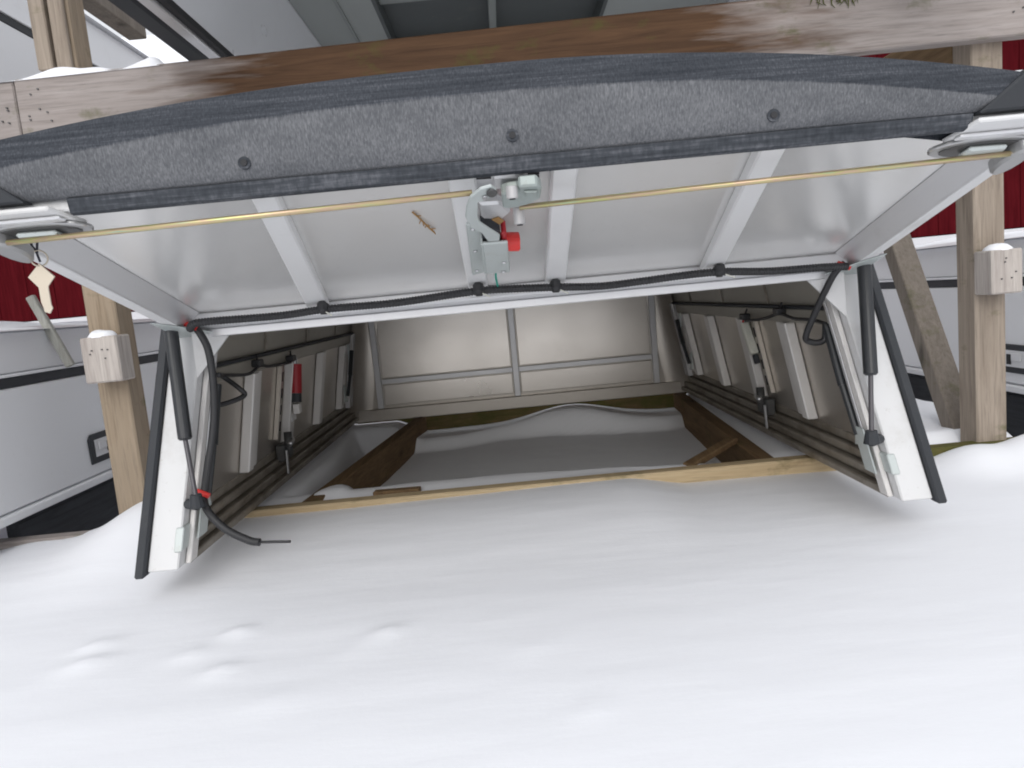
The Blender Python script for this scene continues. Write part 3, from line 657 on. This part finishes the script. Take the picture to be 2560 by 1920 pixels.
# snow lying on the two lower roofs
def roof_snow(x0, x1, y0, y1, z, label, hgt=.008):
    nx, ny = 40, 40; rows = []
    for j in range(ny + 1):
        r_ = []
        for i in range(nx + 1):
            u, v = i / nx, j / ny; x = x0 + (x1 - x0) * u; y = y0 + (y1 - y0) * v
            e = min(1, min(u, 1 - u) * 6) ** .5 * min(1, min(v, 1 - v) * 8) ** .5
            r_.append(Vector((x, y, z + e * (hgt + .035 * math.sin(math.pi * u) ** .6 + .02 * fbm(x, y, 2.2, 9)))))
        rows.append(r_)
    o = MB().grid(rows).build('roof_snow', M['snow'], smooth=True); tag(o, label, 'snow')
roof_snow(-3.12, -1.46, 1.47, 3.44, 1.136, 'snow lying on the roof of the lower left canopy')
roof_snow(1.78, 3.42, 1.47, 3.58, 1.136, 'snow lying on the roof of the lower right canopy')
# grey lath leaning on the left canopy
o = MB().bar((-1.415, 2.335, 1.012), (-1.50, 2.325, 1.245), .026, .02, (0, 1, 0)).build('leaning_lath', M['wood_lath'], None, .003)
tag(o, 'short grey lath leaning up from the gutter of the left canopy', 'lath')

# ------------------------------------------------------------------ canopy on the upper level, seen from below
uc = thing('stored_canopy', (.18, 2.5, 1.815), 'white canopy on the upper level above the open one, seen from below', 'truck canopy')
U0x, U1x, UZ, UT = -.80, 1.16, 1.818, 2.205
for s_, a in ((1, U0x), (-1, U1x)):
    MB().box(min(a, a + s_ * .055), max(a, a + s_ * .055), 1.45, 3.5, UZ, UZ + .03).build('bottom_seal', M['rubber'], uc, .006)
    MB().box(min(a + s_ * .057, a + s_ * .087), max(a + s_ * .057, a + s_ * .087), 1.45, 3.5, UZ + .003, UZ + .03).build('flange', M['alu'], uc, .003)
    MB().box(min(a + s_ * .088, a + s_ * .105), max(a + s_ * .088, a + s_ * .105), 1.45, 3.5, UZ + .012, UZ + .04).build('flange_groove', M['gap'], uc)
    P = []
    for z, d in ((UZ + .030, .106), (UT, .15)):
        P += [(a + s_ * (d - .02), 1.45, z), (a + s_ * d, 1.45, z), (a + s_ * d, 3.5, z), (a + s_ * (d - .02), 3.5, z)]
    MB().hexa(P).build('side_wall', M['white2'], uc)
    MB().box(min(a + s_ * .03, a + s_ * .045), max(a + s_ * .03, a + s_ * .045), 1.45, 3.5, UZ + .031, UT + .08).build('outer_wall', M['white2'], uc)
for x0, x1 in ((U0x + .151, -.365), (.50, U1x - .151)):
    MB().box(x0, x1, 1.45, 3.5, UT - .012, UT).build('ceiling_panel', M['grey_in'], uc)
MB().box(-.5, -.488, 1.5, 3.45, UT - .02, UT - .0125).build('ceiling_seam', M['grey_bar'], uc)
MB().box(-.366, .501, 1.45, 3.5, UT + .05, UT + .06).build('roof_well', M['dark_in'], uc)
for x in (-.372, .492): MB().box(x, x + .014, 1.45, 3.5, UT - .014, UT + .0495).build('well_side', M['dark_in'], uc)
for y in (2.25, 2.78, 3.3): MB().box(-.357, .491, y, y + .05, UT + .012, UT + .045).build('well_bar', M['grey_bar'], uc, .004)
MB().box(.045, .075, 1.5, 3.45, UT + .0, UT + .0115).build('well_bar', M['grey_bar'], uc, .003)
MB().box(U0x + .03, U1x - .03, 1.45, 3.5, UT + .081, UT + .10).build('roof', M['white2'], uc)
MB().box(U0x + .03, U1x - .03, 3.505, 3.53, UZ + .03, UT + .08).build('front_wall', M['white2'], uc)

# ------------------------------------------------------------------ snow caps on the timber
def lump(name, c, rx, ry, rz, label, seed, cut=.0):
    rows = []; n1, n2 = 12, 28
    for i in range(n1 + 1):
        ph = math.pi / 2 * (1 - i / n1)
        rows.append([Vector((c[0] + rx * math.cos(ph) * math.cos(a) * (1 + .12 * noise.noise(Vector((math.cos(a), math.sin(a), seed)))),
                             c[1] + ry * math.cos(ph) * math.sin(a),
                             c[2] + rz * math.sin(ph) * (1 + .25 * noise.noise(Vector((math.cos(a) * 1.5, ph * 2, seed)))))) for a in [2 * math.pi * k / n2 for k in range(n2 + 1)]])
    mb_ = MB().grid(rows); b0 = len(mb_.v)
    o = mb_.build(name, M['snow'], smooth=True); return tag(o, label, 'snow')
lump('snow_cap', (-1.090, 1.960, 1.096), .036, .034, .019, 'small snow cap on the cleat of the left post', 1.3)
lump('snow_cap', (1.340, 1.960, 1.101), .036, .034, .019, 'small snow cap on the cleat of the right post', 4.1)
def ledge_snow(x0, x1, ya, yb, zf, prof, label):
    rows = []; nx = 60
    for k in range(9):
        v = k / 8; r_ = []
        for i in range(nx + 1):
            x = x0 + (x1 - x0) * i / nx; e = math.sin(math.pi * min(1, max(0, v))) ** .5
            r_.append(Vector((x, ya + (yb - ya) * v, zf(x) + prof(x) * e)))
        rows.append(r_)
    o = MB().grid(rows).build('ledge_snow', M['snow'], smooth=True); return tag(o, label, 'snow')
ledge_snow(-1.40, -.82, 1.950, 2.06, lambda x: 1.770 + .013 * (x + 1.2), lambda x: .002 + .030 * math.exp(-((x + 1.10) / .07) ** 2) + .014 * math.exp(-((x + 1.0) / .04) ** 2) + .034 * sstep(-.95, -.84, x) * (1 - sstep(-.86, -.82, x)) + .006, 'snow heaped on the upper beam at the foot of the left post')

# ------------------------------------------------------------------ red barn behind
barn = thing('barn', (0, 8.2, .6), 'dark red boarded barn behind the rack', 'barn')
x = -12.0; k = 0
while x < 12:
    wd = random.uniform(.13, .17)
    MB().box(x + .0012, x + wd - .0012, 8.0 + (k % 2) * .006, 8.03 + (k % 2) * .006, 1.335, 3.65).build('board', M['barn'], barn)
    x += wd; k += 1
MB().box(-12, 12, 8.06, 8.3, .3, 3.6).build('wall', M['barn'], barn)
MB().box(-12, 12, 7.96, 8.055, .3, 1.325).build('foundation', M['found'], barn, .01)
MB().hexa([(-12.4, 7.6, 3.6), (12.4, 7.6, 3.6), (12.4, 12, 5.6), (-12.4, 12, 5.6), (-12.4, 7.6, 3.72), (12.4, 7.6, 3.72), (12.4, 12, 5.72), (-12.4, 12, 5.72)]).build('roof', M['snow'], barn)
